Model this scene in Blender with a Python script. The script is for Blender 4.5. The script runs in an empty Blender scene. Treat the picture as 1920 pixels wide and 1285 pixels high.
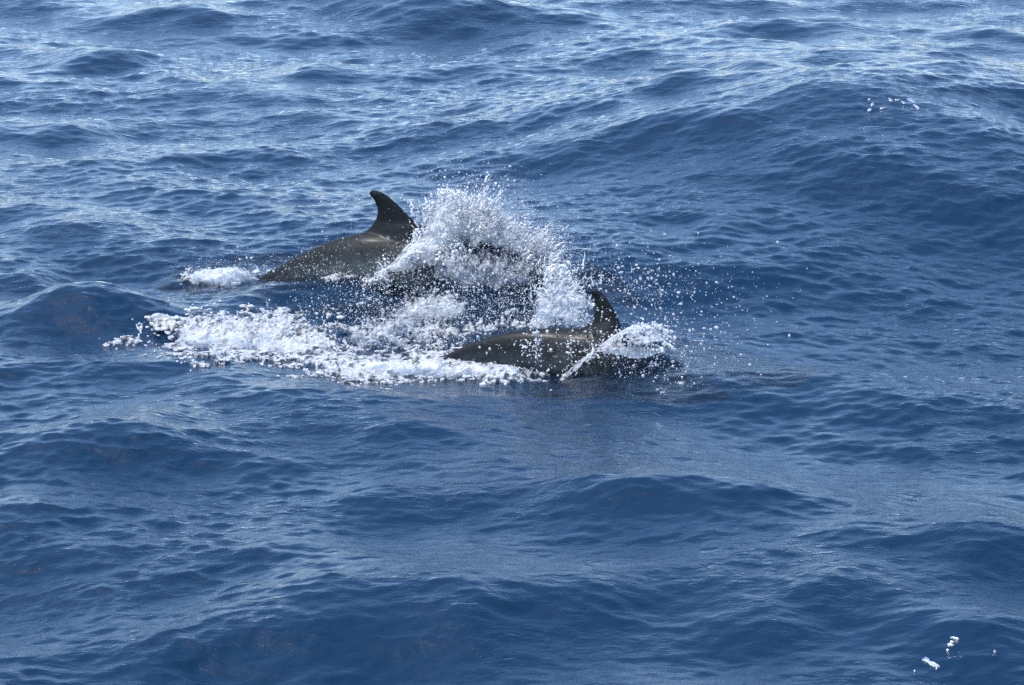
import bpy, math
import numpy as np
from mathutils import Vector

rng = np.random.default_rng(11)
R = math.radians

# ----------------------------------------------------------------- camera, sky, sun, exposure
CAM_H = 4.6            # eye height on the boat's deck
DIST = 17.5            # metres to the swimming pair
F_PX = 5430.0          # focal length in photo pixels (1920 wide)
PITCH = 15.2           # degrees below the horizon
scene = bpy.context.scene
cam_d = bpy.data.cameras.new('camera')
cam_d.sensor_width = 36.0
cam_d.lens = 36.0 * F_PX / 1920.0
cam_d.clip_start = 0.1
cam_d.clip_end = 30000
cam_o = bpy.data.objects.new('camera', cam_d)
scene.collection.objects.link(cam_o)
cam_o.location = (0, 0, CAM_H)
cam_o.rotation_euler = (R(90 - PITCH), 0, 0)
scene.camera = cam_o

SUN_EL, SUN_AZ = 71.0, -100.0        # azimuth measured from +Y towards +X
w = bpy.data.worlds.new('World'); scene.world = w; w.use_nodes = True
nt = w.node_tree
sky = nt.nodes.new('ShaderNodeTexSky'); sky.sky_type = 'NISHITA'; sky.sun_disc = False
sky.sun_elevation = R(SUN_EL); sky.sun_rotation = R(SUN_AZ)
sky.air_density = 0.85; sky.dust_density = 0.9; sky.ozone_density = 3.5
bg = nt.nodes['Background']; bg.inputs['Strength'].default_value = 0.15
nt.links.new(sky.outputs[0], bg.inputs[0])
sl = bpy.data.lights.new('sun', 'SUN'); sl.energy = 2.0; sl.angle = R(0.53); sl.color = (1.0, 0.97, 0.93)
so = bpy.data.objects.new('sun', sl); scene.collection.objects.link(so)
sd = Vector((math.sin(R(SUN_AZ)) * math.cos(R(SUN_EL)), math.cos(R(SUN_AZ)) * math.cos(R(SUN_EL)), math.sin(R(SUN_EL))))
so.rotation_euler = sd.to_track_quat('Z', 'Y').to_euler()
so.location = (0, 0, 30)
scene.view_settings.view_transform = 'Standard'
scene.view_settings.look = 'None'
scene.view_settings.gamma = 1.0
scene.view_settings.exposure = 1.36
scene.view_settings.use_curve_mapping = False
scene.cycles.use_denoising = False
scene.cycles.max_bounces = 14
scene.cycles.transparent_max_bounces = 24
scene.cycles.diffuse_bounces = 10
scene.cycles.caustics_reflective = False
scene.cycles.caustics_refractive = False
scene.cycles.sample_clamp_indirect = 6.0
scene.cycles.sample_clamp_direct = 4.0

# ----------------------------------------------------------------- pixel <-> world
_cp, _sp = math.cos(R(PITCH)), math.sin(R(PITCH))
def ray(px, py):
    """direction through a photo pixel (1920 x 1285)"""
    px = np.asarray(px, float); py = np.asarray(py, float)
    x = (px - 960.0) / F_PX; v = (642.5 - py) / F_PX
    return x, _cp + v * _sp, -_sp + v * _cp
def ground(px, py, z=0.0):
    x, y, zz = ray(px, py); t = (z - CAM_H) / zz
    return x * t, y * t
def on_plane(px, py, Y):
    x, y, zz = ray(px, py); t = np.asarray(Y, float) / y
    return np.stack([x * t, y * t, CAM_H + zz * t], -1)
def to_px(x, y, z):
    dz = z - CAM_H
    d = y * _cp - dz * _sp
    return 960.0 + F_PX * x / d, 642.5 - F_PX * (y * _sp + dz * _cp) / d

# ----------------------------------------------------------------- small helpers
def link(o):
    scene.collection.objects.link(o); return o
def tag(o, label=None, cat=None, group=None, kind=None):
    for k, v in (('label', label), ('category', cat), ('group', group), ('kind', kind)):
        if v: o[k] = v
    return o
def mesh_obj(name, V, F, mat, smooth=True):
    me = bpy.data.meshes.new(name)
    V = np.ascontiguousarray(V, np.float32); F = np.ascontiguousarray(F, np.int32)
    n = F.shape[1]
    me.vertices.add(len(V)); me.vertices.foreach_set('co', V.ravel())
    me.loops.add(F.size); me.loops.foreach_set('vertex_index', F.ravel())
    me.polygons.add(len(F)); me.polygons.foreach_set('loop_start', np.arange(0, F.size, n, dtype=np.int32))
    if smooth: me.polygons.foreach_set('use_smooth', np.ones(len(F), bool))
    me.update(calc_edges=True)
    if mat: me.materials.append(mat)
    return link(bpy.data.objects.new(name, me))
def catmull(P, n):
    P = np.asarray(P, float)
    Q = np.vstack([2 * P[0] - P[1], P, 2 * P[-1] - P[-2]])
    t = np.linspace(0, len(P) - 1 - 1e-9, n); i = t.astype(int); f = (t - i)[:, None]
    a, b, c, d = Q[i], Q[i + 1], Q[i + 2], Q[i + 3]
    return .5 * (2 * b + (c - a) * f + (2 * a - 5 * b + 4 * c - d) * f**2 + (3 * b - a - 3 * c + d) * f**3)
_tab = np.random.default_rng(5).random((64, 64, 64)).astype(np.float32)
def vnoise(p):
    """smooth value noise, p (n,3) -> 0..1"""
    p = np.asarray(p, np.float32); i = np.floor(p).astype(np.int32); f = p - i; f = f * f * (3 - 2 * f)
    i &= 63; j = (i + 1) & 63
    x0, y0, z0 = i.T; x1, y1, z1 = j.T; fx, fy, fz = f.T
    def L(a, b, t): return a + (b - a) * t
    return L(L(L(_tab[x0, y0, z0], _tab[x1, y0, z0], fx), L(_tab[x0, y1, z0], _tab[x1, y1, z0], fx), fy),
             L(L(_tab[x0, y0, z1], _tab[x1, y0, z1], fx), L(_tab[x0, y1, z1], _tab[x1, y1, z1], fx), fy), fz)
def fbm(p, o=4):
    s = 0; a = .5; t = 0; p = np.asarray(p, np.float32)
    for k in range(o):
        s = s + a * vnoise(p * 2**k + 17.3 * k); t += a; a *= .55
    return s / t
def sstep(a, b, x):
    t = np.clip((x - a) / (b - a), 0, 1); return t * t * (3 - 2 * t)

class N:
    """terse node builder"""
    def __init__(s, name):
        s.m = bpy.data.materials.new(name); s.m.use_nodes = True
        s.t = s.m.node_tree; s.t.nodes.clear(); s.out = s.t.nodes.new('ShaderNodeOutputMaterial')
    def n(s, kind, ins=None, **kw):
        o = s.t.nodes.new('ShaderNode' + kind)
        for k, v in kw.items(): setattr(o, k, v)
        for k, v in (ins or {}).items():
            if hasattr(v, 'is_output'): s.t.links.new(v, o.inputs[k])
            else: o.inputs[k].default_value = v
        return o
    def ramp(s, fac, stops):
        o = s.n('ValToRGB', {0: fac}); e = o.color_ramp.elements
        while len(e) < len(stops): e.new(.5)
        for q, (p, c) in zip(e, stops):
            q.position = p; q.color = (c, c, c, 1) if not hasattr(c, '__len__') else (*c, 1)
        return o.outputs[0]
    def mix(s, f, a, b): return s.n('MixShader', {0: f, 1: a, 2: b}).outputs[0]
    def surf(s, x): s.t.links.new(x, s.out.inputs['Surface']); return s.m

# ----------------------------------------------------------------- materials
UPWELL = np.array([.0007, .0165, .0410])
def mat_sea(name, deep):
    b = N(name)
    g = b.n('NewGeometry').outputs['Position']
    mp = b.n('Mapping', {0: g, 'Rotation': (0, 0, R(-16)), 'Scale': (1, 1.9, 1)}).outputs[0]
    n1 = b.n('TexNoise', {'Vector': mp, 'Scale': 9.0, 'Detail': 5.0, 'Roughness': .60, 'Distortion': .4}).outputs[0]
    big = b.n('TexNoise', {'Vector': g, 'Scale': .9, 'Detail': 2.0}).outputs[0]
    amp = b.n('MapRange', {0: big, 1: .38, 2: .62, 3: .5, 4: 1.0}).outputs[0]
    hh = b.n('Math', {0: n1, 1: amp}, operation='MULTIPLY').outputs[0]
    bump = b.n('Bump', {'Strength': 1.0, 'Distance': .0145, 'Height': hh}).outputs[0]
    fr = b.n('Fresnel', {'IOR': 1.333, 'Normal': bump}).outputs[0]
    # light coming back up out of deep water; near the animals part of it comes from below them
    up = UPWELL; k = 1.0 if deep else .42
    body = b.n('BsdfDiffuse', {'Color': (*up, 1), 'Normal': bump}).outputs[0]
    under = body
    if not deep:
        clear = b.n('BsdfTransparent', {'Color': (.92, .96, .97, 1)}).outputs[0]
        under = b.mix(1 - k, body, clear)
    gl = b.n('BsdfGlossy', distribution='BECKMANN', ins={'Color': (1, 1, 1, 1), 'Roughness': .025, 'Normal': bump}).outputs[0]
    b.surf(b.mix(fr, under, gl))
    return b.m
def mat_skin():
    b = N('dolphin_skin')
    at = b.n('Attribute', attribute_name='cape').outputs['Fac']
    pos = b.n('NewGeometry').outputs['Position']
    n1 = b.n('TexNoise', {'Vector': pos, 'Scale': 9.0, 'Detail': 6.0, 'Roughness': .65}).outputs[0]
    f = b.n('Math', {0: at, 1: b.n('MapRange', {0: n1, 1: .3, 2: .7, 3: -.14, 4: .14}).outputs[0]}, operation='ADD').outputs[0]
    col = b.ramp(f, [(.0, (.155, .172, .172)), (.30, (.098, .113, .114)), (.60, (.036, .043, .0445)), (.84, (.0095, .0115, .0122))])
    n2 = b.n('TexNoise', {'Vector': pos, 'Scale': 34.0, 'Detail': 5.0}).outputs[0]
    bump = b.n('Bump', {'Strength': .7, 'Distance': .008, 'Height': n2}).outputs[0]
    p = b.n('BsdfPrincipled', {'Base Color': col, 'Roughness': .55, 'IOR': 1.34, 'Normal': bump,
                               'Specular IOR Level': .22, 'Coat Weight': .10, 'Coat Roughness': .24, 'Coat IOR': 1.33}).outputs[0]
    return b.surf(p)
def mat_foam(name, white, clear_lo, clear_hi, sc, rough=.25, soft=0):
    """aerated water: white where full of air, clear where not"""
    b = N(name)
    pos = b.n('NewGeometry').outputs['Position']
    n1 = b.n('TexNoise', {'Vector': pos, 'Scale': sc, 'Detail': 4.0, 'Roughness': .6}).outputs[0]
    air = b.ramp(n1, [(.36, clear_hi), (.62, clear_lo)])
    thin = b.n('Attribute', attribute_name='thin').outputs['Fac']      # thin lather lets the water show
    air = b.n('Math', {0: air, 1: thin}, operation='MAXIMUM').outputs[0]
    n2 = b.n('TexNoise', {'Vector': pos, 'Scale': 90.0, 'Detail': 4.0, 'Roughness': .7}).outputs[0]
    bump = b.n('Bump', {'Strength': .45, 'Distance': .005, 'Height': n2}).outputs[0]
    d = b.n('BsdfDiffuse', {'Color': (*white, 1), 'Normal': bump}).outputs[0]
    t = b.n('BsdfTranslucent', {'Color': (*white, 1), 'Normal': bump}).outputs[0]
    wsh = b.mix(.5, d, t)
    if soft:      # light wanders through the froth before it comes out again
        wsh = b.n('BsdfPrincipled', {'Base Color': (*white, 1), 'Roughness': .6, 'Specular IOR Level': 0.0, 'Subsurface Weight': 1.0,
                                     'Subsurface Radius': (1.0, 1.05, 1.1), 'Subsurface Scale': soft, 'Normal': bump}).outputs[0]
    tr = b.n('BsdfTransparent', {'Color': (.90, .94, .95, 1)}).outputs[0]
    gl = b.n('BsdfGlossy', {'Roughness': rough, 'Normal': bump}).outputs[0]
    fr = b.n('Fresnel', {'IOR': 1.333, 'Normal': bump}).outputs[0]
    return b.surf(b.mix(fr, b.mix(air, wsh, tr), gl))
M_SEA = mat_sea('deep_sea_water', True); M_CLEAR = mat_sea('clear_sea_water', False); M_SKIN = mat_skin()
M_FOAM = mat_foam('sea_foam', (.44, .46, .475), .0, .58, 55.0, .3, .03)
M_SPLASH = mat_foam('splash_water', (.60, .62, .63), .0, .26, 22.0, .25, .025)
M_FLECK = mat_foam('foam_raft', (.80, .82, .82), .0, .1, 30.0)
M_DROP = mat_foam('droplet_water', (.92, .93, .93), .05, .42, 60.0, .10)
M_GLASSY = mat_foam('thin_water_sheet', (.85, .87, .88), .55, .95, 16.0, .12)

# ----------------------------------------------------------------- the two dolphins: spines from the visible back lines
def body_radii(s):
    k = np.array([0, .02, .05, .075, .09, .12, .17, .24, .33, .43, .52, .60, .68, .76, .84, .91, .96, 1.0])
    h = np.array([.012, .026, .036, .050, .085, .118, .150, .185, .215, .225, .205, .172, .136, .102, .073, .050, .034, .018])
    q = np.array([.014, .032, .046, .060, .085, .115, .148, .182, .205, .210, .185, .148, .108, .072, .045, .032, .028, .020])
    return np.interp(s, k, h), np.interp(s, k, q)

class Body:
    """top: back line from snout to fluke notch as photo pixels, in the upright plane through (px0, Y0) turned by yaw"""
    def __init__(s, top, px0, Y0, yaw, scale):
        s.c = math.cos(R(yaw)); s.sn = math.sin(R(yaw))       # heading = (c, -sn): positive yaw brings the head nearer
        s.O = on_plane(px0, 600, Y0); s.scale = scale
        T = s.pix(np.array(top, float))
        C = catmull(T, 400)
        L = np.r_[0, np.cumsum(np.linalg.norm(np.diff(C, axis=0), axis=1))]
        s.len = L[-1]
        ss = np.linspace(0, 1, 160)
        s.top = np.stack([np.interp(ss * s.len, L, C[:, i]) for i in range(3)], -1)
        d = np.gradient(s.top, axis=0); d /= np.linalg.norm(d, axis=1)[:, None]
        s.side = np.array([s.sn, s.c, 0.0])                    # horizontal, away from the camera
        up = np.cross(d, s.side); up *= np.sign(up[:, 2:3]); s.up = up; s.dir = d
        rh, rw = body_radii(ss); s.rh = rh * scale; s.rw = rw * scale; s.ss = ss
        s.cen = s.top - up * s.rh[:, None]
    def pix(s, P):
        """pixels -> points on the dolphin's own upright plane"""
        x, y, z = ray(P[:, 0], P[:, 1])
        # plane normal = side
        nx, ny = s.sn, s.c
        t = (nx * s.O[0] + ny * s.O[1]) / (nx * x + ny * y)
        return np.stack([x * t, y * t, CAM_H + z * t], -1)
    def envelope(s, x, y):
        """upper height of the body above (x, y), and s there"""
        a = (x - s.O[0]) * s.c - (y - s.O[1]) * s.sn
        bb = (x - s.O[0]) * s.sn + (y - s.O[1]) * s.c
        A = (s.cen[:, 0] - s.O[0]) * s.c - (s.cen[:, 1] - s.O[1]) * s.sn
        o = np.argsort(A)
        zc = np.interp(a, A[o], s.cen[o, 2])
        AT = (s.top[:, 0] - s.O[0]) * s.c - (s.top[:, 1] - s.O[1]) * s.sn; ot = np.argsort(AT)
        h = np.maximum(np.interp(a, AT[ot], s.top[ot, 2]) - zc, .02); wd = np.interp(a, A[o], s.rw[o]); sv = np.interp(a, A[o], s.ss[o])
        inside = (a > A.min() - .1) & (a < max(A.max(), AT.max()) + .12)
        return zc, h, wd, bb, sv, inside

REAR_TOP = [(1098, 548), (1064, 520), (1035, 496), (1000, 474), (960, 457), (900, 440), (840, 440), (790, 435), (740, 433),
            (690, 435), (650, 443), (600, 460), (550, 484), (510, 506), (478, 525), (440, 545), (400, 562), (368, 572)]
FRONT_TOP = [(1408, 762), (1376, 742), (1340, 721), (1296, 695), (1246, 664), (1204, 639), (1166, 622), (1120, 615), (1075, 616), (1030, 616),
             (985, 619), (940, 626), (900, 638), (868, 650), (838, 664), (812, 678), (790, 690)]
rear = Body(REAR_TOP, 740, DIST + .90, 6.0, 1.03)
front = Body(FRONT_TOP, 1120, DIST - 0.93, 9.0, .97)
REAR_FIN = dict(lead=[(832, 462), (799, 430), (772, 409), (752, 389), (733, 371), (715, 359.5), (698, 355)],
                trail=[(655, 462), (686, 431), (701, 415), (705, 402), (705, 389), (700, 376), (689, 365)])
FRONT_FIN = dict(lead=[(1172, 640), (1165, 609), (1158, 592), (1149, 574), (1138, 558), (1127, 547), (1115, 541)],
                 trail=[(1062, 640), (1088, 618), (1102, 607), (1110, 594), (1113, 579), (1111, 563), (1103, 546)])

# ----------------------------------------------------------------- the sea: chop + swell + placed waves + water draped over the heads
comp = []
def band(n, l0, l1, slope, dirs, spread, q):
    for i in range(n):
        l = math.exp(rng.uniform(math.log(l0), math.log(l1)))
        th = R(rng.choice(dirs) + rng.normal() * spread)
        k = 2 * math.pi / l
        comp.append((k * math.sin(th), k * math.cos(th), slope / k * math.sqrt(2.0 / n), rng.uniform(0, 6.283), q, l))
band(8, 3.2, 7.0, .055, (170, 200), 18, .6)
band(22, 1.1, 2.6, .080, (160, 205), 26, .85)
band(34, .45, 1.1, .068, (150, 210), 30, .85)
band(40, .18, .45, .080, (152, 203), 26, .8)
band(44, .07, .18, .115, (155, 203), 24, .6)

# placed waves: crest centre (photo px), half width in px, height m, depth half-length m, tilt of the crest in photo degrees
RIDGES = [
    (1680, 300, 560, .74, 2.3, 2), (1500, 318, 300, .06, .5, 2), (200, 600, 420, .04, 1.0, 0), (1270, 238, 70, .10, .30, -3), (1430, 172, 60, .09, .30, 4), (1670, 196, 60, .11, .32, 0),
    (1800, 160, 110, .08, .35, 5), (1830, 235, 110, .08, .35, -3), (1120, 292, 140, .09, .45, 3), (1260, 700, 240, .03, .5, -1), (1560, 74, 90, .08, .4, -2),
    (1400, 64, 80, .08, .4, 3), (1860, 66, 90, .08, .4, 0), (200, 110, 100, .12, .45, 0), (330, 28, 90, .10, .5, -3),
    (600, 136, 70, .10, .35, 4), (150, 245, 90, .08, .35, -2), (130, 440, 120, .10, .4, 3), (800, 40, 150, .11, .6, 3),
    (620, 556, 210, .07, .26, 1.5), (160, 600, 130, .17, .34, 2), (430, 590, 250, .11, .35, -1),
    (60, 520, 100, .06, .2, 0), (840, 320, 90, .06, .3, 0), (880, 350, 80, .06, .3, 0),
    (240, 835, 230, .11, .38, -1), (1260, 935, 260, .07, .40, -3), (1020, 1115, 330, .07, .30, -2), (560, 1180, 300, .08, .35, 3),
    (1890, 1010, 120, .10, .4, 3), (1560, 1125, 230, .07, .25, -2), (1790, 1190, 160, .08, .25, -1), (1400, 1180, 160, .05, .2, 0),
    (60, 955, 160, .08, .45, -4), (700, 930, 150, .06, .3, 0), (1800, 740, 200, .06, .4, -2), (1650, 900, 150, .05, .25, -2),
]
def ridge_h(x, y):
    h = np.zeros_like(x)
    wp = np.stack([x * 1.1, y * .8, x * 0], -1).reshape(-1, 3)
    wob = (fbm(wp, 3).reshape(x.shape) - .5) * 1.5; wob2 = (fbm(wp + 50, 3).reshape(x.shape) - .5) * 1.2
    for cx, cy, hw, A, b, tilt in RIDGES:
        A = A * (.80 if cy < 480 else 1.0)
        X0, Y0 = ground(cx, cy); X1, Y1 = ground(cx + hw, cy - hw * math.tan(R(tilt)))
        ux, uy = X1 - X0, Y1 - Y0; a = math.hypot(ux, uy); ux, uy = ux / a, uy / a
        dx, dy = x - X0, y - Y0
        u = (dx * ux + dy * uy) / a; v = (-dx * uy + dy * ux)
        if b < 1.5: v = v + b * wob; u = u + wob2 * .6
        vv = np.where(v < 0, v / b, v / (1.5 * b))
        h += A * np.exp(-u * u) * (np.exp(-vv * vv) - .35 * np.exp(-((v + 1.9 * b) / b)**2))
    return h
def drape(x, y, z):
    """water carried up over the submerging heads as a thin film"""
    for B, s0, s1, film in ((rear, .40, .34, .018), (front, .40, .35, .016)):
        m = (abs(x - B.O[0]) < 1.6) & (abs(y - B.O[1]) < 1.3)
        if not m.any(): continue
        xx, yy, zz = x[m], y[m], z[m]
        zc, h, wd, bb, sv, ins = B.envelope(xx, yy)
        e = np.sqrt(np.clip(1 - (bb / (wd + .02))**2, 0, 1))
        top = zc + (h + film) * e
        # skirt that runs down to the sea on either side
        k = np.clip(np.abs(bb) / (wd + .02), 0, 6)
        top = np.where(k < .8, top, zc + (h + film) * .6 * np.exp(-(k - .8) * 1.5) - np.maximum(k - .8, 0) * .07)
        on = sstep(s0, s1, sv) * ins * (1 - sstep(3.0, 5.0, k))
        d = top - zz
        z[m] = zz + on * np.where(d > 0, d, 0) * sstep(0, .03, d)
    return z
def surf(u, v, cell=.02):
    """undisturbed point (u, v) -> displaced sea surface"""
    u = np.asarray(u, np.float64); v = np.asarray(v, np.float64)
    x = u.copy(); y = v.copy(); z = np.zeros_like(u)
    calm = .72 + .50 * sstep(.36, .60, fbm(np.stack([u * .55, v * .38, u * 0], -1).reshape(-1, 3), 3).reshape(u.shape))
    far = 1.0 / (1.0 + (np.abs(v) / 250.0)**2) / (1.0 + (np.abs(u) / 250.0)**2)
    for kx, ky, A, ph, q, l in comp:
        g = np.clip(l / (2.6 * cell) - .6, 0, 1) * far
        if l < .45: g = g * calm
        p = kx * u + ky * v + ph
        c = np.cos(p) * (A * g); z += c
        if q:
            k = math.hypot(kx, ky); s = np.sin(p) * (A * q * g)
            x -= s * kx / k; y -= s * ky / k
    z += ridge_h(x, y)
    z = drape(x, y, z)
    return x, y, z
def sea_z(x, y, cell=.02):
    x = np.asarray(x, float); y = np.asarray(y, float); u, v = x.copy(), y.copy()
    for _ in range(3):
        a, b, c = surf(u, v, cell); u += x - a; v += y - b
    return surf(u, v, cell)[2]

def build_sea():
    dep = np.linspace(R(25.0), R(7.2), 1120)
    rows = CAM_H / np.tan(dep)
    near = np.array([-2500, -600, -150, -40, -10, 0, 3, 5, 6.5, 7.5, 8.4, 9.0, 9.4, 9.65])
    far = rows[-1] + np.cumsum(np.geomspace(.12, 900, 110))
    rows = np.r_[near, rows, far]
    fine = np.linspace(-1, 1, 860)
    out = np.linspace(0, 1, 26)[1:]**3
    wf = .235 * np.maximum(rows, 9.0) + .2
    wf = np.minimum(wf, 300.0)
    W = 8000.0
    X = np.concatenate([-(wf[:, None] + (W - wf[:, None]) * out[None, ::-1]), wf[:, None] * fine[None], wf[:, None] + (W - wf[:, None]) * out[None]], 1)
    Y = np.repeat(rows[:, None], X.shape[1], 1)
    cy = np.abs(np.gradient(rows))[:, None]; cx = np.abs(np.gradient(X, axis=1))
    cell = np.maximum(cy * .7, cx)
    x, y, z = surf(X, Y, cell)
    # the rim stays put
    nr, nc = X.shape
    V = np.stack([x, y, z], -1).reshape(-1, 3)
    idx = np.arange(nr * nc).reshape(nr, nc)
    F = np.stack([idx[:-1, :-1], idx[:-1, 1:], idx[1:, 1:], idx[1:, :-1]], -1).reshape(-1, 4)
    # skirt and floor close the body of water
    rim = np.r_[idx[0, :], idx[1:, -1], idx[-1, -2::-1], idx[-2:0:-1, 0]]
    m = len(rim); low = V[rim].copy(); low[:, 2] = -6.0
    base = len(V); V = np.vstack([V, low, [[0, 1500, -6.0]]])
    i = np.arange(m); j = (i + 1) % m
    S = np.stack([rim[i], base + i, base + j, rim[j]], -1)
    o = mesh_obj('sea', V, np.vstack([F, S]), M_SEA)
    # floor: a separate fan would need triangles, so add them through bmesh-free ngon list
    me = o.data
    nl = len(me.loops); npoly = len(me.polygons)
    tri = np.stack([base + j, base + i, np.full(m, base + m)], -1).astype(np.int32)
    me.loops.add(tri.size); me.polygons.add(len(tri))
    vi = np.empty(nl + tri.size, np.int32); me.loops.foreach_get('vertex_index', vi); vi[nl:] = tri.ravel(); me.loops.foreach_set('vertex_index', vi)
    ls = np.empty(npoly + m, np.int32); me.polygons.foreach_get('loop_start', ls); ls[npoly:] = nl + np.arange(0, tri.size, 3); me.polygons.foreach_set('loop_start', ls)
    me.polygons.foreach_set('use_smooth', np.ones(npoly + m, bool))
    me.materials.append(M_CLEAR)
    fc = V[F[:, 0]]; mi = np.zeros(npoly + m, np.int32)
    for B in (rear, front):
        a = (fc[:, 0] - B.O[0]) * B.c - (fc[:, 1] - B.O[1]) * B.sn; q = (fc[:, 0] - B.O[0]) * B.sn + (fc[:, 1] - B.O[1]) * B.c
        mi[:len(F)] |= ((a / (1.6 if B is rear else 1.35))**2 + (q / .8)**2 < 1).astype(np.int32)
    me.polygons.foreach_set('material_index', mi)
    me.update(calc_edges=True)
    tag(o, kind='structure')
    return o
build_sea()
def build_depths():
    """the blue depth under the clear top layer around the animals"""
    U, Vv = np.meshgrid(np.linspace(-5, 5, 90), np.linspace(12.5, 27, 130))
    x, y, z = surf(U, Vv, .6)
    z = z * .85 - .21
    V = np.stack([U, Vv, z], -1).reshape(-1, 3); idx = np.arange(len(V)).reshape(U.shape)
    F = np.stack([idx[:-1, :-1], idx[:-1, 1:], idx[1:, 1:], idx[1:, :-1]], -1).reshape(-1, 4)
    b = N('deep_blue_water'); m = b.surf(b.n('BsdfDiffuse', {'Color': (*(UPWELL * 1.95), 1)}).outputs[0])
    tag(mesh_obj('deep_water', V, F, m), kind='structure')
build_depths()

# ----------------------------------------------------------------- dolphin meshes
def ring_mesh(C, U, S, rh, rw, n=28, egg=.26):
    a = np.linspace(0, 2 * math.pi, n, endpoint=False)
    V = C[:, None, :] + U[:, None, :] * (rh[:, None] * np.sin(a)[None])[..., None] + S[None, None, :] * (rw[:, None] * np.cos(a)[None] * (1 - egg * np.sin(a)[None]))[..., None]
    nr = len(C); V = V.reshape(-1, 3); F = []
    for r in range(nr - 1):
        for k in range(n):
            k2 = (k + 1) % n
            F.append((r * n + k, r * n + k2, (r + 1) * n + k2, (r + 1) * n + k))
    V = np.vstack([V, C[0], C[-1]])
    T = [(nr * n, k, (k + 1) % n) for k in range(n)][::1] + [(nr * n + 1, (nr - 1) * n + (k + 1) % n, (nr - 1) * n + k) for k in range(n)]
    return V, F + T
def wing(L, T, th, nrm, n=12):
    """closed lens-section blade between a leading and a trailing line (root to tip)"""
    L = catmull(L, 36); T = catmull(T, 36); V = []; F = []
    f = np.linspace(0, 1, n)
    prof = np.sqrt(f) * (1 - f) * 2.0
    for a, b, t in zip(L, T, np.interp(np.linspace(0, 1, 36), *th)):
        P = a[None] + (b - a)[None] * f[:, None]
        V += list(P + nrm * (prof * t)[:, None]) + list((P - nrm * (prof * t)[:, None])[1:-1][::-1])
    m = 2 * n - 2
    for r in range(35):
        for k in range(m):
            F.append((r * m + k, r * m + (k + 1) % m, (r + 1) * m + (k + 1) % m, (r + 1) * m + k))
    F.append(tuple(range(m))[::-1]); F.append(tuple(35 * m + k for k in range(m)))
    return np.array(V), F
def make_dolphin(B, fin, label, shade):
    parts = [ring_mesh(B.cen, B.up, B.side, B.rh, B.rw)]
    sc = B.scale
    parts.append(wing(B.pix(np.array(fin['lead'], float)), B.pix(np.array(fin['trail'], float)),
                      ([0, .14, .30, .7, 1], [.17 * sc, .10 * sc, .048 * sc, .024 * sc, .016 * sc]), B.side))
    # flukes: two swept blades lying across the tail
    tip = B.cen[-1]; d = B.dir[-1]; up = B.up[-1]
    for sg in (-1, 1):
        Sd = B.side * sg
        Ld = [tip - d * .20 * sc + Sd * .00, tip - d * .13 * sc + Sd * .08 * sc, tip - d * .03 * sc + Sd * .18 * sc, tip + d * .08 * sc + Sd * .26 * sc, tip + d * .13 * sc + Sd * .285 * sc]
        Tr = [tip + d * .00 * sc, tip + d * .045 * sc + Sd * .07 * sc, tip + d * .075 * sc + Sd * .15 * sc, tip + d * .115 * sc + Sd * .23 * sc, tip + d * .145 * sc + Sd * .285 * sc]
        parts.append(wing(Ld, Tr, ([0, .5, 1], [.030 * sc, .018 * sc, .007 * sc]), up))
    # flippers
    i = int(.26 * 159); c0 = B.cen[i]
    for sg in (-1, 1):
        Sd = B.side * sg; dd = B.dir[i]; dn = -B.up[i]
        r0 = c0 + Sd * B.rw[i] * .75 + dn * B.rh[i] * .55
        o = Sd * .55 + dn * .55
        Ld = [r0 - dd * .10, r0 - dd * .06 + o * .12, r0 + dd * .06 + o * .26, r0 + dd * .17 + o * .36, r0 + dd * .22 + o * .38]
        Tr = [r0 + dd * .08, r0 + dd * .10 + o * .10, r0 + dd * .16 + o * .21, r0 + dd * .22 + o * .32, r0 + dd * .24 + o * .38]
        parts.append(wing(Ld, Tr, ([0, .5, 1], [.028, .018, .008]), np.cross(dd, o / np.linalg.norm(o))))
    V = []; F = []
    for v, f in parts:
        F += [tuple(int(k) + len(V) for k in q) for q in f]; V += [tuple(p) for p in v]
    base = np.array(B.cen[70]); base[2] = B.cen[:, 2].min()
    V = [tuple(np.array(p) - base) for p in V]
    me = bpy.data.meshes.new('body'); me.from_pydata(V, [], F); me.update()
    import bmesh
    bm = bmesh.new(); bm.from_mesh(me); bmesh.ops.recalc_face_normals(bm, faces=bm.faces); bm.to_mesh(me); bm.free()
    tmp = link(bpy.data.objects.new('tmp', me))
    rm = tmp.modifiers.new('r', 'REMESH'); rm.mode = 'VOXEL'; rm.voxel_size = .0085
    sm = tmp.modifiers.new('s', 'SMOOTH'); sm.factor = .5; sm.iterations = 9
    dg = bpy.context.evaluated_depsgraph_get()
    nm = bpy.data.meshes.new_from_object(tmp.evaluated_get(dg)); nm.name = 'body'
    bpy.data.objects.remove(tmp)
    nm.polygons.foreach_set('use_smooth', np.ones(len(nm.polygons), bool))
    co = np.empty(len(nm.vertices) * 3, np.float32); nm.vertices.foreach_get('co', co); co = co.reshape(-1, 3) + base
    # dark cape over the back, paler flank and belly: angle round the body
    best = np.full(len(co), 1e9); cape = np.ones(len(co))
    for q in range(0, 160, 2):
        r = co - B.cen[q]; dist = np.linalg.norm(r, axis=1)
        m = dist < best; best[m] = dist[m]; cape[m] = (r[m] @ B.up[q]) / B.rh[q]
    cape = .5 + .5 * np.clip(cape, -1, 1.0) + shade
    at = nm.attributes.new('cape', 'FLOAT', 'POINT'); at.data.foreach_set('value', cape.astype(np.float32))
    nm.materials.clear(); nm.materials.append(M_SKIN)
    root = bpy.data.objects.new('dolphin', None); root.location = base; root.empty_display_size = .1; link(root)
    b = link(bpy.data.objects.new('body', nm)); b.parent = root
    # eyes
    i = int(.125 * 159)
    import bmesh as _b
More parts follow.
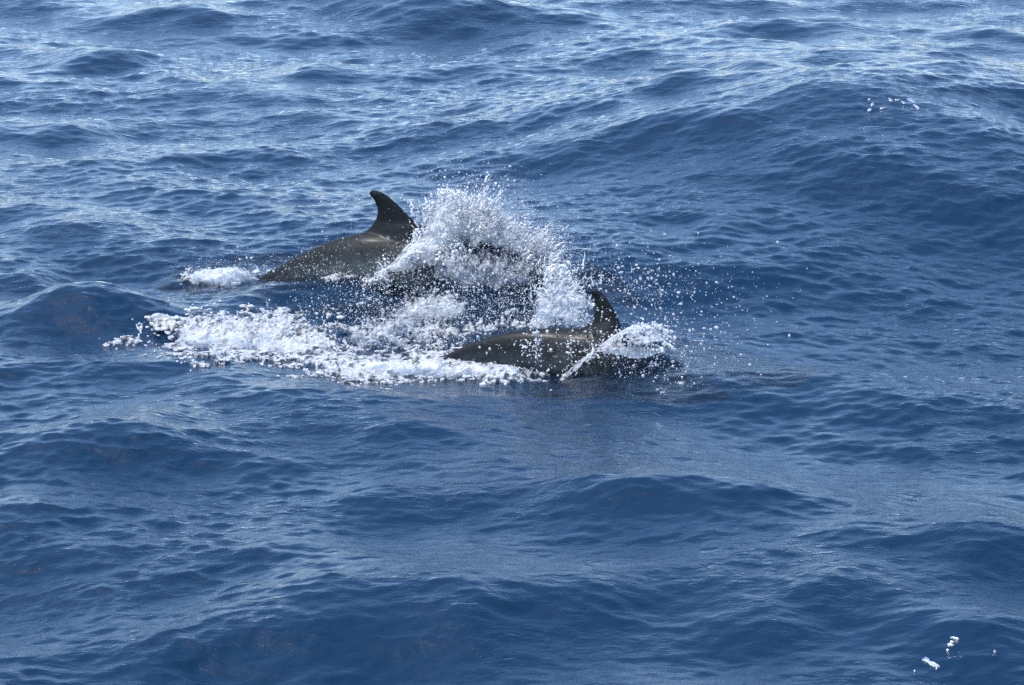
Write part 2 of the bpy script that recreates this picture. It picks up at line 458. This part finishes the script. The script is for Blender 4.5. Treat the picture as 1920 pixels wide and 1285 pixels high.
    for sg in (-1, 1):
        bm = _b.new(); _b.ops.create_uvsphere(bm, u_segments=14, v_segments=10, radius=.014)
        em = bpy.data.meshes.new('eye'); bm.to_mesh(em); bm.free(); em.materials.append(M_EYE)
        e = link(bpy.data.objects.new('eye', em)); e.parent = root
        e.location = Vector(B.cen[i] + B.side * sg * B.rw[i] * .97 - B.up[i] * B.rh[i] * .18 - base)
    tag(root, label, 'dolphin', 'dolphins swimming side by side')
    return root
b_ = N('dolphin_eye'); M_EYE = b_.surf(b_.n('BsdfPrincipled', {'Base Color': (.01, .009, .008, 1), 'Roughness': .08}).outputs[0])
make_dolphin(rear, REAR_FIN, 'dark grey dolphin arching out of the water with broad hooked fin before the tall splash', .0)
make_dolphin(front, FRONT_FIN, 'dark grey dolphin low in the water with narrow upright fin beside a thin water sheet', .16)

# ----------------------------------------------------------------- white water
import bmesh
def volumize(name, P, rad, voxel, mat, stretch=(1, 1, 1), smooth=3):
    """many little water lumps run together into one skin"""
    me = bpy.data.meshes.new(name + '_src')
    stretch = np.array(stretch); mid = P.mean(0)
    P = np.ascontiguousarray((P - mid) / stretch, np.float32)
    me.vertices.add(len(P)); me.vertices.foreach_set('co', P.ravel())
    me.attributes.new('rad', 'FLOAT', 'POINT').data.foreach_set('value', np.ascontiguousarray(rad, np.float32))
    o = link(bpy.data.objects.new(name + '_src', me))
    g = bpy.data.node_groups.new(name + '_nodes', 'GeometryNodeTree')
    g.interface.new_socket('Geometry', in_out='INPUT', socket_type='NodeSocketGeometry')
    g.interface.new_socket('Geometry', in_out='OUTPUT', socket_type='NodeSocketGeometry')
    gi = g.nodes.new('NodeGroupInput'); go = g.nodes.new('NodeGroupOutput')
    at = g.nodes.new('GeometryNodeInputNamedAttribute'); at.data_type = 'FLOAT'; at.inputs[0].default_value = 'rad'
    mp = g.nodes.new('GeometryNodeMeshToPoints'); pv = g.nodes.new('GeometryNodePointsToVolume'); pv.resolution_mode = 'VOXEL_SIZE'
    pv.inputs['Voxel Size'].default_value = voxel
    vm = g.nodes.new('GeometryNodeVolumeToMesh'); vm.inputs['Threshold'].default_value = .1
    L = g.links.new
    L(gi.outputs[0], mp.inputs[0]); L(at.outputs[0], mp.inputs['Radius']); L(mp.outputs[0], pv.inputs[0]); L(at.outputs[0], pv.inputs['Radius'])
    L(pv.outputs[0], vm.inputs[0]); L(vm.outputs[0], go.inputs[0])
    o.modifiers.new('v', 'NODES').node_group = g
    sm = o.modifiers.new('s', 'SMOOTH'); sm.factor = .5; sm.iterations = smooth
    nm = bpy.data.meshes.new_from_object(o.evaluated_get(bpy.context.evaluated_depsgraph_get())); nm.name = name
    bpy.data.objects.remove(o)
    co = np.empty(len(nm.vertices) * 3, np.float32); nm.vertices.foreach_get('co', co)
    co = co.reshape(-1, 3) * stretch + mid; nm.vertices.foreach_set('co', co.astype(np.float32).ravel()); nm.update()
    nm.polygons.foreach_set('use_smooth', np.ones(len(nm.polygons), bool))
    nm.materials.clear(); nm.materials.append(mat)
    LOG.append((name, len(nm.polygons)))
    return link(bpy.data.objects.new(name, nm))
LOG = []
def gauss_mix(comps, n):
    """comps: (px, py, sx, sy, turn in photo degrees, weight) -> n photo points"""
    c = np.array(comps, float); wgt = c[:, 5] / c[:, 5].sum()
    i = rng.choice(len(c), n, p=wgt); c = c[i]
    a = rng.normal(size=n) * c[:, 2]; b = rng.normal(size=n) * c[:, 3]; th = np.radians(-c[:, 4])
    return np.stack([c[:, 0] + a * np.cos(th) - b * np.sin(th), c[:, 1] + a * np.sin(th) + b * np.cos(th)], -1)
def clump(P, scale, keep, o=3):
    """thin out by a cloudy field so that the lumps gather; also gives how deep inside a clump each one is"""
    f = fbm(P * scale + 40, o); m = f > keep
    return P[m], (f[m] - keep) / (1 - keep)
def strands(starts, vel, n, r0, jitter):
    """thrown fingers of water: beads strung along short ballistic arcs"""
    out = []; rad = []
    for p, v in zip(starts, vel):
        m = int(rng.integers(n // 2, n + 1)); r = r0 * rng.uniform(.6, 1.3)
        t = np.cumsum(np.r_[0, np.full(m - 1, r * .9)]) / (np.linalg.norm(v) + 1e-6)
        q = p + v * t[:, None] + np.array([0, 0, -4.9]) * (t**2)[:, None] + rng.normal(size=(m, 3)) * jitter
        out.append(q); rad.append(r * np.linspace(1, .45, m) * rng.uniform(.8, 1.2, m))
    return np.vstack(out), np.concatenate(rad)

YR, YF = float(rear.O[1]), float(front.O[1])
def depth_of(B, px):
    """Y of the dolphin's own plane under a photo column"""
    return B.pix(np.stack([px, np.full_like(px, 600.0)], -1))[:, 1]

# tall splash thrown up over the head of the arching dolphin
def rear_splash():
    core = [(745, 497, 40, 10, 35, 1.5), (798, 462, 30, 12, 45, 1.2), (834, 432, 30, 20, 50, 1.5), (866, 402, 28, 26, 0, 1.5), (855, 376, 14, 14, 0, .45),
            (905, 420, 45, 18, -18, 1.2), (965, 445, 45, 15, -20, .9), (1010, 474, 26, 14, -30, .6), (800, 478, 40, 14, 20, 1.5), (715, 509, 20, 7, 30, .6), (1030, 505, 14, 18, -60, .25)]
    q = gauss_mix(core, 29000)
    off = np.interp(q[:, 1], [380, 480], [-.02, -.24])
    P = on_plane(q[:, 0], q[:, 1], depth_of(rear, q[:, 0]) + off + rng.normal(size=len(q)) * .09)
    P, d = clump(P, 11.0, .46, 5)
    k = d > .07; P, d = P[k], d[k]
    rad = .0015 + .0185 * d * rng.uniform(.4, 1.3, len(d))
    s = gauss_mix([(862, 388, 28, 16, 0, 1), (812, 416, 20, 16, 45, .8), (905, 392, 25, 18, 0, .6), (960, 430, 40, 14, -20, .8), (1020, 470, 22, 12, -20, .6), (750, 490, 30, 8, 38, .5), (858, 418, 40, 24, 0, 2.4), (800, 462, 34, 14, 42, 1.6), (940, 442, 60, 16, -20, 1.0)], 680)
    S = on_plane(s[:, 0], s[:, 1], depth_of(rear, s[:, 0]) - .08 + rng.normal(size=len(s)) * .08)
    v = np.stack([(s[:, 0] - 840) / 150 * rng.uniform(.4, 1.3, len(s)), rng.normal(size=len(s)) * .5, rng.uniform(.5, 1.6, len(s))], -1)
    P2, r2 = strands(S, v, 20, .0066, .0022)
    o = volumize('tall_splash', np.vstack([P, P2]), np.r_[rad, r2], .0052, M_SPLASH)
    return tag(o, 'tall white splash bursting over the head of the arching dolphin', 'splash', kind='stuff')
rear_splash()

# the jet curling up behind the low dolphin's fin, and the lip of water running forward of it
def front_splash():
    core = [(1035, 540, 14, 20, 0, 1.0), (1022, 580, 10, 26, -12, .9), (1090, 585, 14, 22, 10, .9), (1060, 560, 28, 12, 0, .6), (1075, 600, 25, 6, 0, .5),
            (1080, 535, 28, 8, -20, .6), (1050, 515, 12, 12, 0, .4), (1000, 600, 20, 10, 20, .5)]
    q = gauss_mix(core, 5000)
    P = on_plane(q[:, 0], q[:, 1], YF + .35 + rng.normal(size=len(q)) * .07)
    P, d = clump(P, 13.0, .50, 5)
    k = d > .07; P, d = P[k], d[k]
    rad = .0015 + .017 * d * rng.uniform(.5, 1.4, len(d))
    s = gauss_mix([(1040, 530, 18, 20, 0, 1), (1090, 560, 15, 25, 0, .7), (1010, 600, 20, 10, 0, .5), (1005, 655, 5, 30, 0, .2), (1055, 560, 35, 28, 0, 1.5)], 210)
    S = on_plane(s[:, 0], s[:, 1], YF + .3 + rng.normal(size=len(s)) * .1)
    v = np.stack([rng.normal(size=len(s)) * .6, rng.normal(size=len(s)) * .3, rng.uniform(.5, 1.8, len(s))], -1)
    P2, r2 = strands(S, v, 22, .0062, .002)
    # water running off the back in front of the flank
    s = gauss_mix([(1008, 650, 5, 22, 0, 1), (985, 645, 8, 12, 0, .6), (1065, 650, 3, 14, 0, .4)], 240)
    P3 = on_plane(s[:, 0], s[:, 1], depth_of(front, s[:, 0]) - .215 + rng.normal(size=len(s)) * .008)
    o = volumize('curling_splash', np.vstack([P, P2, P3]), np.r_[rad, r2, rng.uniform(.003, .0075, len(P3))], .0048, M_SPLASH)
    return tag(o, 'lacy curl of white water thrown up behind the narrow fin', 'splash', kind='stuff')
front_splash()

def mat_veil():
    b = N('spray_veil')
    pos = b.n('NewGeometry').outputs['Position']
    uv = b.n('Attribute', attribute_name='flow').outputs['Vector']
    mp = b.n('Mapping', {0: uv, 'Scale': (34, 9, 1)}).outputs[0]
    n1 = b.n('TexNoise', {'Vector': mp, 'Scale': 1.0, 'Detail': 6.0, 'Roughness': .65, 'Distortion': .6}).outputs[0]
    n2 = b.n('TexNoise', {'Vector': pos, 'Scale': 40.0, 'Detail': 4.0, 'Roughness': .7}).outputs[0]
    f = b.n('Math', {0: b.n('Math', {0: n1, 1: n2}, operation='ADD').outputs[0], 1: b.n('Attribute', attribute_name='edge').outputs['Fac']}, operation='SUBTRACT').outputs[0]
    air = b.ramp(f, [(.62, 1.0), (.85, .55), (1.0, .22)])
    d = b.n('BsdfDiffuse', {'Color': (.86, .88, .89, 1)}).outputs[0]; t = b.n('BsdfTranslucent', {'Color': (.86, .88, .89, 1)}).outputs[0]
    return b.surf(b.mix(air, b.mix(.5, d, t), b.n('BsdfTransparent').outputs[0]))
M_VEIL = mat_veil()
def lip():
    """thin sheet of water peeling off ahead of the low dolphin's fin: arched skin with beaded rims"""
    upr = catmull([(1046, 712), (1068, 693), (1098, 668), (1130, 643), (1162, 622), (1192, 609), (1222, 605), (1246, 614), (1262, 634)], 90)
    lwr = catmull([(1052, 716), (1082, 693), (1110, 673), (1136, 664), (1160, 665), (1182, 671), (1206, 671), (1232, 664), (1256, 652)], 90)
    Yc = depth_of(front, upr[:, 0])
    U = on_plane(upr[:, 0], upr[:, 1], Yc - .19); Lw = on_plane(lwr[:, 0], lwr[:, 1], Yc - .33)
    n = 26; f = np.linspace(0, 1, n)
    G = U[:, None] + (Lw - U)[:, None] * f[None, :, None]
    bow = (np.sin(f * math.pi) * .05)[None, :, None]
    G = G + bow * np.array([0, -1.0, .35])
    G = G + (fbm(G.reshape(-1, 3) * 22, 4).reshape(G.shape[:2])[..., None] - .5) * np.array([0, -.07, .03])
    P = G.reshape(-1, 3)
    hole = fbm(P * 26 + 9, 4).reshape(G.shape[:2])
    V = G.reshape(-1, 3); idx = np.arange(len(V)).reshape(G.shape[:2])
    F = np.stack([idx[:-1, :-1], idx[1:, :-1], idx[1:, 1:], idx[:-1, 1:]], -1)
    keep = hole[:-1, :-1] < .60
    keep[70:, :] &= hole[70:-1, :-1] < .53
    F = F[keep]
    o = mesh_obj('water_sheet', V, F, M_VEIL)
    uu, ff = np.linspace(0, 1, 90), np.linspace(0, 1, n)
    ed = .10 - .30 * np.exp(-((ff - .04) / .10)**2)[None] - .16 * np.exp(-((ff - .95) / .08)**2)[None] + .22 * sstep(.75, 1, uu)[:, None]
    o.data.attributes.new('edge', 'FLOAT', 'POINT').data.foreach_set('value', ed.astype(np.float32).ravel())
    fl = np.stack(np.broadcast_arrays(uu[:, None] * .25, ff[None] * .6, np.zeros((1, 1))), -1)
    o.data.attributes.new('flow', 'FLOAT_VECTOR', 'POINT').data.foreach_set('vector', np.ascontiguousarray(fl, np.float32).ravel())
    root = tag(o, 'thin glassy sheet of water arching ahead of the narrow fin', 'water sheet', kind='stuff')
    # beads along both rims and over the torn end
    pts = []; rd = []
    for C_, r0, nn in ((U, .0050, 170), (Lw, .0040, 70)):
        i = rng.integers(0, 90, nn); pts.append(C_[i] + rng.normal(size=(nn, 3)) * .011); rd.append(r0 * rng.lognormal(0, .38, nn))
    i = rng.integers(66, 90, 200); j = rng.integers(0, n, 200); pts.append(G[i, j] + rng.normal(size=(200, 3)) * .015); rd.append(.005 * rng.lognormal(0, .4, 200))
    pts = np.vstack(pts); rd = np.concatenate(rd)
    b = volumize('rim', pts, rd, .0045, M_SPLASH); b.parent = root; b['kind'] = 'stuff'
lip()

def veil(name, base, top, yb, yt, B, label, n=70, m=50, thin=0.0):
    """thrown fan of water: rises from a base line to a ragged top line, bellying out"""
    b_, t_ = catmull(base, n), catmull(top, n)
    Pb = on_plane(b_[:, 0], b_[:, 1], depth_of(B, b_[:, 0]) + yb); Pt = on_plane(t_[:, 0], t_[:, 1], depth_of(B, t_[:, 0]) + yt)
    f = np.linspace(0, 1, m)
    G = Pb[:, None] + (Pt - Pb)[:, None] * f[None, :, None] + (np.sin(f * math.pi) * .05)[None, :, None] * np.array([-.2, -1, .4])
    nz = np.stack([fbm(G.reshape(-1, 3) * 9 + 30 * k, 4) for k in range(3)], -1).reshape(G.shape) - .5
    G = G + nz * .14
    idx = np.arange(n * m).reshape(n, m); F = np.stack([idx[:-1, :-1], idx[1:, :-1], idx[1:, 1:], idx[:-1, 1:]], -1).reshape(-1, 4)
    o = mesh_obj(name, G.reshape(-1, 3), F, M_VEIL)
    u = np.linspace(0, 1, n); e = np.maximum(np.maximum(sstep(.55, 1, f)[None] * .42, sstep(.2, 0, f)[None] * .25), (sstep(.18, 0, u) + sstep(.82, 1, u))[:, None] * .4)
    o.data.attributes.new('edge', 'FLOAT', 'POINT').data.foreach_set('value', (e + thin).astype(np.float32).ravel())
    L = np.linalg.norm(np.diff(Pb, axis=0), axis=1).sum(); H = np.linalg.norm(Pt - Pb, axis=1).mean()
    fl = np.stack(np.broadcast_arrays(u[:, None] * L, f[None] * H, np.full((1, 1), yb * 7)), -1)
    o.data.attributes.new('flow', 'FLOAT_VECTOR', 'POINT').data.foreach_set('vector', np.ascontiguousarray(fl, np.float32).ravel())
    return tag(o, label, 'splash', kind='stuff')
veil('splash_veil', [(722, 512), (770, 492), (820, 476), (870, 462)], [(738, 490), (794, 442), (842, 354), (882, 346)], -.26, -.10, rear, 'streaky white fan of water at the front of the tall splash')
veil('splash_veil', [(790, 478), (840, 466), (890, 452), (950, 455)], [(800, 412), (848, 356), (905, 376), (960, 418)], -.14, -.02, rear, 'inner white fan of water in the tall splash')
veil('splash_veil', [(860, 470), (920, 462), (980, 482), (1030, 512)], [(890, 398), (945, 408), (1010, 446), (1065, 486)], -.16, .02, rear, 'low white fan falling away ahead of the tall splash')
veil('splash_veil', [(700, 518), (735, 512), (780, 500), (840, 492)], [(706, 498), (742, 480), (790, 448), (842, 432)], -.30, -.24, rear, 'white skirt of water along the flank under the tall splash')
veil('splash_veil', [(985, 612), (1020, 614), (1060, 612), (1098, 612)], [(1022, 520), (1048, 512), (1085, 530), (1106, 560)], .12, .22, front, 'white fan curling up behind the narrow fin')
veil('splash_veil', [(720, 612), (770, 612), (830, 606), (880, 604)], [(745, 572), (790, 552), (840, 548), (880, 560)], .9, 1.0, front, 'low white burst of water between the two dolphins', thin=.06)

veil('splash_veil', [(790, 530), (860, 540), (940, 545), (1030, 545)], [(820, 470), (880, 452), (950, 462), (1030, 492)], -.36, -.24, rear, 'thin veil of spray running down over the submerging head', thin=.16)

veil('splash_veil', [(318, 652), (400, 664), (500, 676), (610, 694)], [(322, 602), (410, 606), (505, 608), (600, 640)], .04, .16, front, 'ragged white crest of the foam trail nearest its tail end', thin=.10)
veil('splash_veil', [(600, 708), (720, 714), (840, 714), (975, 722)], [(600, 676), (715, 676), (840, 674), (965, 692)], -.42, -.36, front, 'low ragged white crest of foam beside the low dolphin', thin=.06)
veil('splash_veil', [(640, 648), (705, 650), (770, 646), (840, 640)], [(650, 606), (705, 592), (765, 590), (835, 604)], .35, .5, front, 'thin spray rising from the foam between the two dolphins', thin=.22)

veil('splash_veil', [(342, 532), (395, 538), (445, 537), (490, 527)], [(350, 524), (395, 508), (440, 502), (484, 518)], -.16, -.08, rear, 'small white mound of foam at the tail of the arching dolphin', thin=.02)

# foam lying on the sea: lacy sheet plus churned lumps
FOAM = [(300, 598, 22, 5, 0, .7), (350, 612, 45, 12, 0, 1.0), (420, 622, 70, 20, 0, 1.15), (500, 628, 55, 26, 0, 1.2), (565, 650, 45, 28, 0, 1.25), (440, 660, 80, 18, 0, .75), (370, 682, 30, 7, 0, .6),
        (250, 640, 40, 8, 0, .62), (640, 686, 55, 16, -10, 1.2), (720, 696, 70, 13, 0, 1.25), (810, 680, 70, 14, 0, 1.0), (880, 690, 70, 14, 0, 1.2), (950, 700, 50, 12, 0, 1.1), (985, 710, 25, 5, 0, .6),
        (620, 610, 60, 20, 0, .32), (700, 630, 70, 26, 0, .56), (770, 640, 60, 26, 0, .6), (830, 620, 50, 18, 0, .55), (900, 610, 60, 14, 0, .48), (800, 575, 50, 20, 0, .80), (760, 600, 30, 14, 0, .5), (860, 565, 40, 14, 0, .55),
        (960, 600, 60, 14, 0, .45), (1040, 600, 45, 18, 0, .5), (760, 540, 50, 10, 0, .35),
        (410, 520, 38, 8, 0, 1.3), (375, 524, 24, 4, 0, .8), (640, 520, 60, 6, 0, .42), (740, 512, 40, 8, 0, .6), (1060, 690, 40, 8, 0, .35), (850, 482, 50, 20, -5, .62), (950, 488, 55, 18, -20, .5), (1200, 720, 60, 12, -15, .30),
        (1240, 700, 70, 14, -20, .28)]
def foam_amount(px, py):
    f = np.zeros_like(px)
    for cx, cy, sx, sy, th, wt in FOAM:
        t = R(-th); dx, dy = px - cx, py - cy
        a = dx * math.cos(t) + dy * math.sin(t); b = -dx * math.sin(t) + dy * math.cos(t)
        f = np.maximum(f, wt * np.exp(-.5 * ((a / sx / 1.15)**2 + (b / sy / 1.15)**2)))
    return f
def surface_foam():
    u = np.arange(-2.75, 1.35, .0056); v = np.arange(15.6, 19.3, .0098)
    U, Vv = np.meshgrid(u, v)
    x, y, z = surf(U, Vv)
    px, py = to_px(x, y, z)
    F = foam_amount(px, py)
    Pn = np.stack([x, y, z], -1).reshape(-1, 3)
    n1 = fbm(Pn * np.array([7, 4.5, 7]), 4).reshape(F.shape)
    lace = 1 - np.abs(2 * fbm(Pn * np.array([16, 10, 16]) + 31, 3).reshape(F.shape) - 1) * 2.2
    fine = fbm(Pn * 60 + 5, 2).reshape(F.shape)
    f = F * 1.25 + (n1 - .5) * 1.5 + (lace - .6) * .42 + (fine - .5) * .7
    on = (f > .62) & (F > .10)
    bil = 1 - np.abs(2 * fbm(Pn * np.array([13, 11, 13]) + 77, 4).reshape(F.shape) - 1) * 2.4
    lift = .004 + np.clip(F * 1.25 + (n1 - .5) * 1.2 - .45, 0, .9) * (.010 + .036 * np.clip(bil, 0, 1)) + .006 * (fine - .5)
    z2 = z + np.where(on, lift, -.012)
    V3 = np.stack([x, y, z2], -1).reshape(-1, 3)
    idx = np.arange(V3.shape[0]).reshape(F.shape)
    Q = np.stack([idx[:-1, :-1], idx[:-1, 1:], idx[1:, 1:], idx[1:, :-1]], -1)
    k = on[:-1, :-1].astype(int) + on[:-1, 1:] + on[1:, 1:] + on[1:, :-1]
    Q = Q[k >= 2]
    used = np.unique(Q); mp = np.zeros(len(V3), np.int64); mp[used] = np.arange(len(used))
    o = mesh_obj('foam', V3[used], mp[Q], M_FOAM)
    th = .94 * (1 - sstep(.60, 1.35, f + (lace - .6) * .9 + (fine - .5) * .9)).ravel()[used]
    o.data.attributes.new('thin', 'FLOAT', 'POINT').data.foreach_set('value', np.ascontiguousarray(th, np.float32))
    LOG.append(('foam', len(Q)))
    return tag(o, 'white foam trailing on the water behind the two dolphins', 'foam', kind='stuff')
surface_foam()
def churn():
    q = gauss_mix([(a, b, c * .85, d * .75, e, max(f - .25, .05) * c * d) for a, b, c, d, e, f in FOAM if f > .45], 2600)
    gx, gy = ground(q[:, 0], q[:, 1])
    z = sea_z(gx, gy)
    P = np.stack([gx, gy, z + np.abs(rng.normal(size=len(gx))) * .014], -1)
    P, d = clump(P, 10.0, .50, 5)
    P[:, 2] += .03 * d
    rad = .0025 + .018 * d * rng.uniform(.4, 1.4, len(d))
    s = gauss_mix([(545, 615, 14, 6, 0, .5), (430, 605, 70, 8, 0, .6), (800, 590, 60, 20, 0, 1), (700, 640, 80, 20, 0, 1), (900, 680, 80, 10, 0, .8), (640, 520, 60, 6, 0, .5), (670, 590, 50, 30, 0, .6), (420, 515, 30, 5, 0, .3)], 260)
    gx, gy = ground(s[:, 0], s[:, 1]); S = np.stack([gx, gy, sea_z(gx, gy) + .01], -1)
    v = np.stack([rng.normal(size=len(s)) * .5 - .1, rng.normal(size=len(s)) * .3, rng.uniform(.4, 1.5, len(s))], -1)
    P2, r2 = strands(S, v, 16, .0065, .0025)
    o = volumize('churned_foam', np.vstack([P, P2]), np.r_[rad, r2], .0050, M_FOAM, (2.0, 2.0, .9), 5)
    return tag(o, 'lumpy churned white water heaped along the foam trail', 'foam', kind='stuff')
churn()

# ----------------------------------------------------------------- flying droplets
def ico(sub):
    bm = bmesh.new(); bmesh.ops.create_icosphere(bm, subdivisions=sub, radius=1.0)
    V = np.array([v.co[:] for v in bm.verts]); F = np.array([[v.index for v in f.verts] for f in bm.faces]); bm.free(); return V, F
ICO1, ICO2 = ico(1), ico(2)
OCTA = (np.array([(1, 0, 0), (-1, 0, 0), (0, 1, 0), (0, -1, 0), (0, 0, 1), (0, 0, -1)], float),
        np.array([(0, 2, 4), (2, 1, 4), (1, 3, 4), (3, 0, 4), (2, 0, 5), (1, 2, 5), (3, 1, 5), (0, 3, 5)]))
def droplets(name, P, rad, label):
    VV = []; FF = []; base = 0
    for (V, F), m in ((OCTA, rad < .0022), (ICO1, (rad >= .0022) & (rad < .006)), (ICO2, rad >= .006)):
        n = int(m.sum())
        if not n: continue
        st = rng.uniform(.6, 1.5, (n, 1, 3)) * rad[m][:, None, None]
        X = P[m][:, None, :] + V[None] * st
        VV.append(X.reshape(-1, 3)); FF.append((F[None] + (np.arange(n) * len(V))[:, None, None] + base).reshape(-1, 3)); base += n * len(V)
    o = mesh_obj(name, np.vstack(VV), np.vstack(FF), M_DROP)
    LOG.append((name, len(o.data.polygons)))
    return tag(o, label, 'droplets', kind='stuff')
def spray(comps, n, B, off, sd_, med, big, keep, above=.0):
    q = gauss_mix(comps, n)
    Y = depth_of(B, q[:, 0]) + off + rng.normal(size=n) * sd_
    P = on_plane(q[:, 0], q[:, 1], Y)
    P, d = clump(P, 9.0, keep, 3)
    # keep only what flies above the water
    m = P[:, 2] > sea_z(P[:, 0], P[:, 1]) + above; P = P[m]
    qx, qy = to_px(P[:, 0], P[:, 1], P[:, 2])
    m = ~((qx > 675) & (qx < 800) & (qy > 340) & (qy < 440) & (rng.random(len(qx)) < .8))
    m &= ~((qx > 1090) & (qx < 1168) & (qy > 538) & (qy < 618) & (rng.random(len(qx)) < .6)); P = P[m]
    r = np.minimum(med * rng.lognormal(0, .55, len(P)), big)
    return P, r
P1, r1 = spray([(860, 390, 55, 40, 0, 1.2), (960, 430, 60, 30, -20, 1.6), (1020, 470, 40, 30, -20, 1.0), (900, 350, 60, 20, 0, .25), (750, 480, 50, 18, 40, .3), (600, 470, 70, 22, 22, .2),
                (670, 380, 35, 18, 0, .10), (430, 500, 60, 18, 0, .22), (900, 490, 80, 25, 0, .8), (1070, 490, 60, 35, 0, .2), (660, 508, 70, 10, 0, .45)], 21000, rear, -.18, .16, .0015, .008, .36)
droplets('tall_splash_droplets', P1, r1, 'fine white droplets flung from the tall splash')
P2, r2 = spray([(700, 590, 90, 40, 0, 2.2), (800, 580, 90, 40, 0, 2.2), (900, 570, 80, 50, 0, 1.8), (980, 570, 60, 40, 0, 1.2), (1050, 550, 60, 35, 0, .6), (630, 575, 45, 26, 20, .28), (760, 630, 110, 30, 0, 1.4), (560, 640, 120, 22, 0, .8),
                (350, 640, 90, 20, 0, .6), (220, 635, 40, 12, 0, .25)], 23000, front, 0.75, .30, .0018, .008, .44)
droplets('trail_droplets', P2, r2, 'white droplets raining between the two dolphins')
P3, r3 = spray([(1190, 530, 70, 36, 0, 1.5), (1290, 570, 90, 50, 0, .9), (1150, 575, 50, 30, 0, .35), (1240, 640, 50, 30, -20, .45), (1200, 690, 70, 25, -20, 1.4), (1230, 725, 60, 18, 0, .8), (1320, 650, 60, 30, -20, .5), (1110, 650, 45, 35, 0, .55),
                (1030, 650, 60, 28, 0, .5), (1120, 590, 18, 35, 0, .12)], 4600, front, -.30, .13, .0021, .009, .38)
q = gauss_mix([(1180, 530, 60, 22, -10, 1), (1240, 670, 50, 25, -20, .8), (1140, 570, 60, 40, 0, .25)], 90)
Pb = on_plane(q[:, 0], q[:, 1], depth_of(front, q[:, 0]) - .3 + rng.normal(size=len(q)) * .12); rb = rng.uniform(.004, .009, len(q))
droplets('forward_droplets', np.vstack([P3, Pb]), np.r_[r3, rb], 'loose droplets scattered ahead of the narrow fin')

# ----------------------------------------------------------------- stray flecks of foam out on the open water
def hit(px, py):
    """first point of the sea seen through a photo pixel, and the water's slope there"""
    zz = np.linspace(.9, -.5, 1400); gx, gy = ground(px, py, zz)
    cell = (gy.mean()**2 + 21) / CAM_H / 3600
    d = zz - sea_z(gx, gy, cell); i = int(np.argmax(d < 0)); c = np.array([gx[i], gy[i], zz[i]])
    e = .05; h = sea_z(c[0] + np.array([e, -e, 0, 0]), c[1] + np.array([0, 0, e, -e]), cell)
    nrm = np.array([-(h[0] - h[1]) / (2 * e), -(h[2] - h[3]) / (2 * e), 1.0]); return c, nrm / np.linalg.norm(nrm)
def fleck(pts, label, group):
    """small raft of foam with a ragged outline, lying on the slope of the water"""
    m = pts.mean(0); c, nrm = hit(m[0], m[1])
    P = catmull(np.vstack([pts, pts[:1]]), 40)[:-1]
    x, y, z = ray(P[:, 0], P[:, 1]); D = np.stack([x, y, z], -1)
    t = ((c - np.array([0, 0, CAM_H])) @ nrm) / (D @ nrm)
    Q = D * t[:, None] + np.array([0, 0, CAM_H]) - c
    Q *= np.minimum(1, .45 / np.maximum(np.linalg.norm(Q, axis=1), 1e-6))[:, None]
    Q *= (1 + rng.normal(size=len(Q)) * .08)[:, None]
    n = len(Q); V = []; F = []
    for s_, h in ((.85, -.012), (.85, .003), (.72, .006), (.4, .007)):
        V.append(Q * s_ + nrm * (h + rng.normal(size=(n, 1)) * .0015))
    V.append(np.array([nrm * .007]))
    for r in range(3):
        for k in range(n):
            F.append((r * n + k, r * n + (k + 1) % n, (r + 1) * n + (k + 1) % n)); F.append((r * n + k, (r + 1) * n + (k + 1) % n, (r + 1) * n + k))
    for k in range(n): F.append((3 * n + k, 3 * n + (k + 1) % n, 4 * n))
    o = mesh_obj('foam_fleck', np.vstack(V), np.array(F), M_FLECK)
    o.location = c
    return tag(o, label, 'foam', group)
def blob(cx, cy, a, b, th=0):
    t = np.linspace(0, 2 * math.pi, 9)[:-1]; k = rng.uniform(.75, 1.2, 8)
    x, y = a * np.cos(t) * k, b * np.sin(t) * k; th = R(-th)
    return np.stack([cx + x * math.cos(th) - y * math.sin(th), cy + x * math.sin(th) + y * math.cos(th)], -1)
fleck(np.array([(1726, 1238), (1731, 1233), (1740, 1235), (1743, 1240), (1755, 1245), (1764, 1251), (1758, 1253), (1745, 1249), (1735, 1242)], float),
      'largest fleck of white foam, long and slanting, alone on dark open water', 'stray foam flecks')
for a, lab in (((1791, 1198, 10, 2.2, -14), 'longest of the thin white foam flecks stacked above the big slanting fleck'),
               ((1785, 1205.5, 5, 1.8, 0), 'tiny white foam fleck between a long thin fleck and an oval one'),
               ((1782, 1210.5, 7, 2.6, -5), 'small oval white foam fleck in the stack above the big slanting fleck'),
               ((1777, 1220.5, 3.5, 1.8, -10), 'lowest small white foam fleck of the stack above the big slanting fleck'),
               ((1865, 1223.5, 3, 1.3, -15), 'lone tiny white foam fleck well away from the stacked flecks'),
               ((1715, 1260, 2.2, 1.2, 0), 'tiny white speck of foam just below the big slanting fleck')):
    fleck(blob(*a), lab, 'stray foam flecks')
for a, lab in (((1636, 195.5, 4, 3.2, 10), 'upper of two roundish white foam flecks on the far peaked wave'),
               ((1630, 207, 5, 3, 30), 'lower of two roundish white foam flecks on the far peaked wave'),
               ((1655, 203.5, 7, 1.3, 10), 'thin white streak of foam low on the face of the far peaked wave'),
               ((1669, 187, 6, 2.5, -35), 'slanting white foam fleck right under the tip of the far peaked wave'),
               ((1683, 188, 6, 1.2, 0), 'thin level dash of foam between two slanting flecks on the far wave'),
               ((1694, 193, 5, 2, -30), 'short slanting foam fleck beside a thin level dash on the far wave'),
               ((1709, 189, 11, 3, -20), 'broadest pale slab of foam on the shoulder of the far peaked wave'),
               ((1718, 200, 9, 2, -35), 'long slanting foam streak just under the broad pale slab on the far wave'),
               ((1630, 187, 3, 1.2, 0), 'faint speck of foam above the two roundish flecks on the far wave')):
    fleck(blob(*a), lab, 'foam flecks on the far wave')
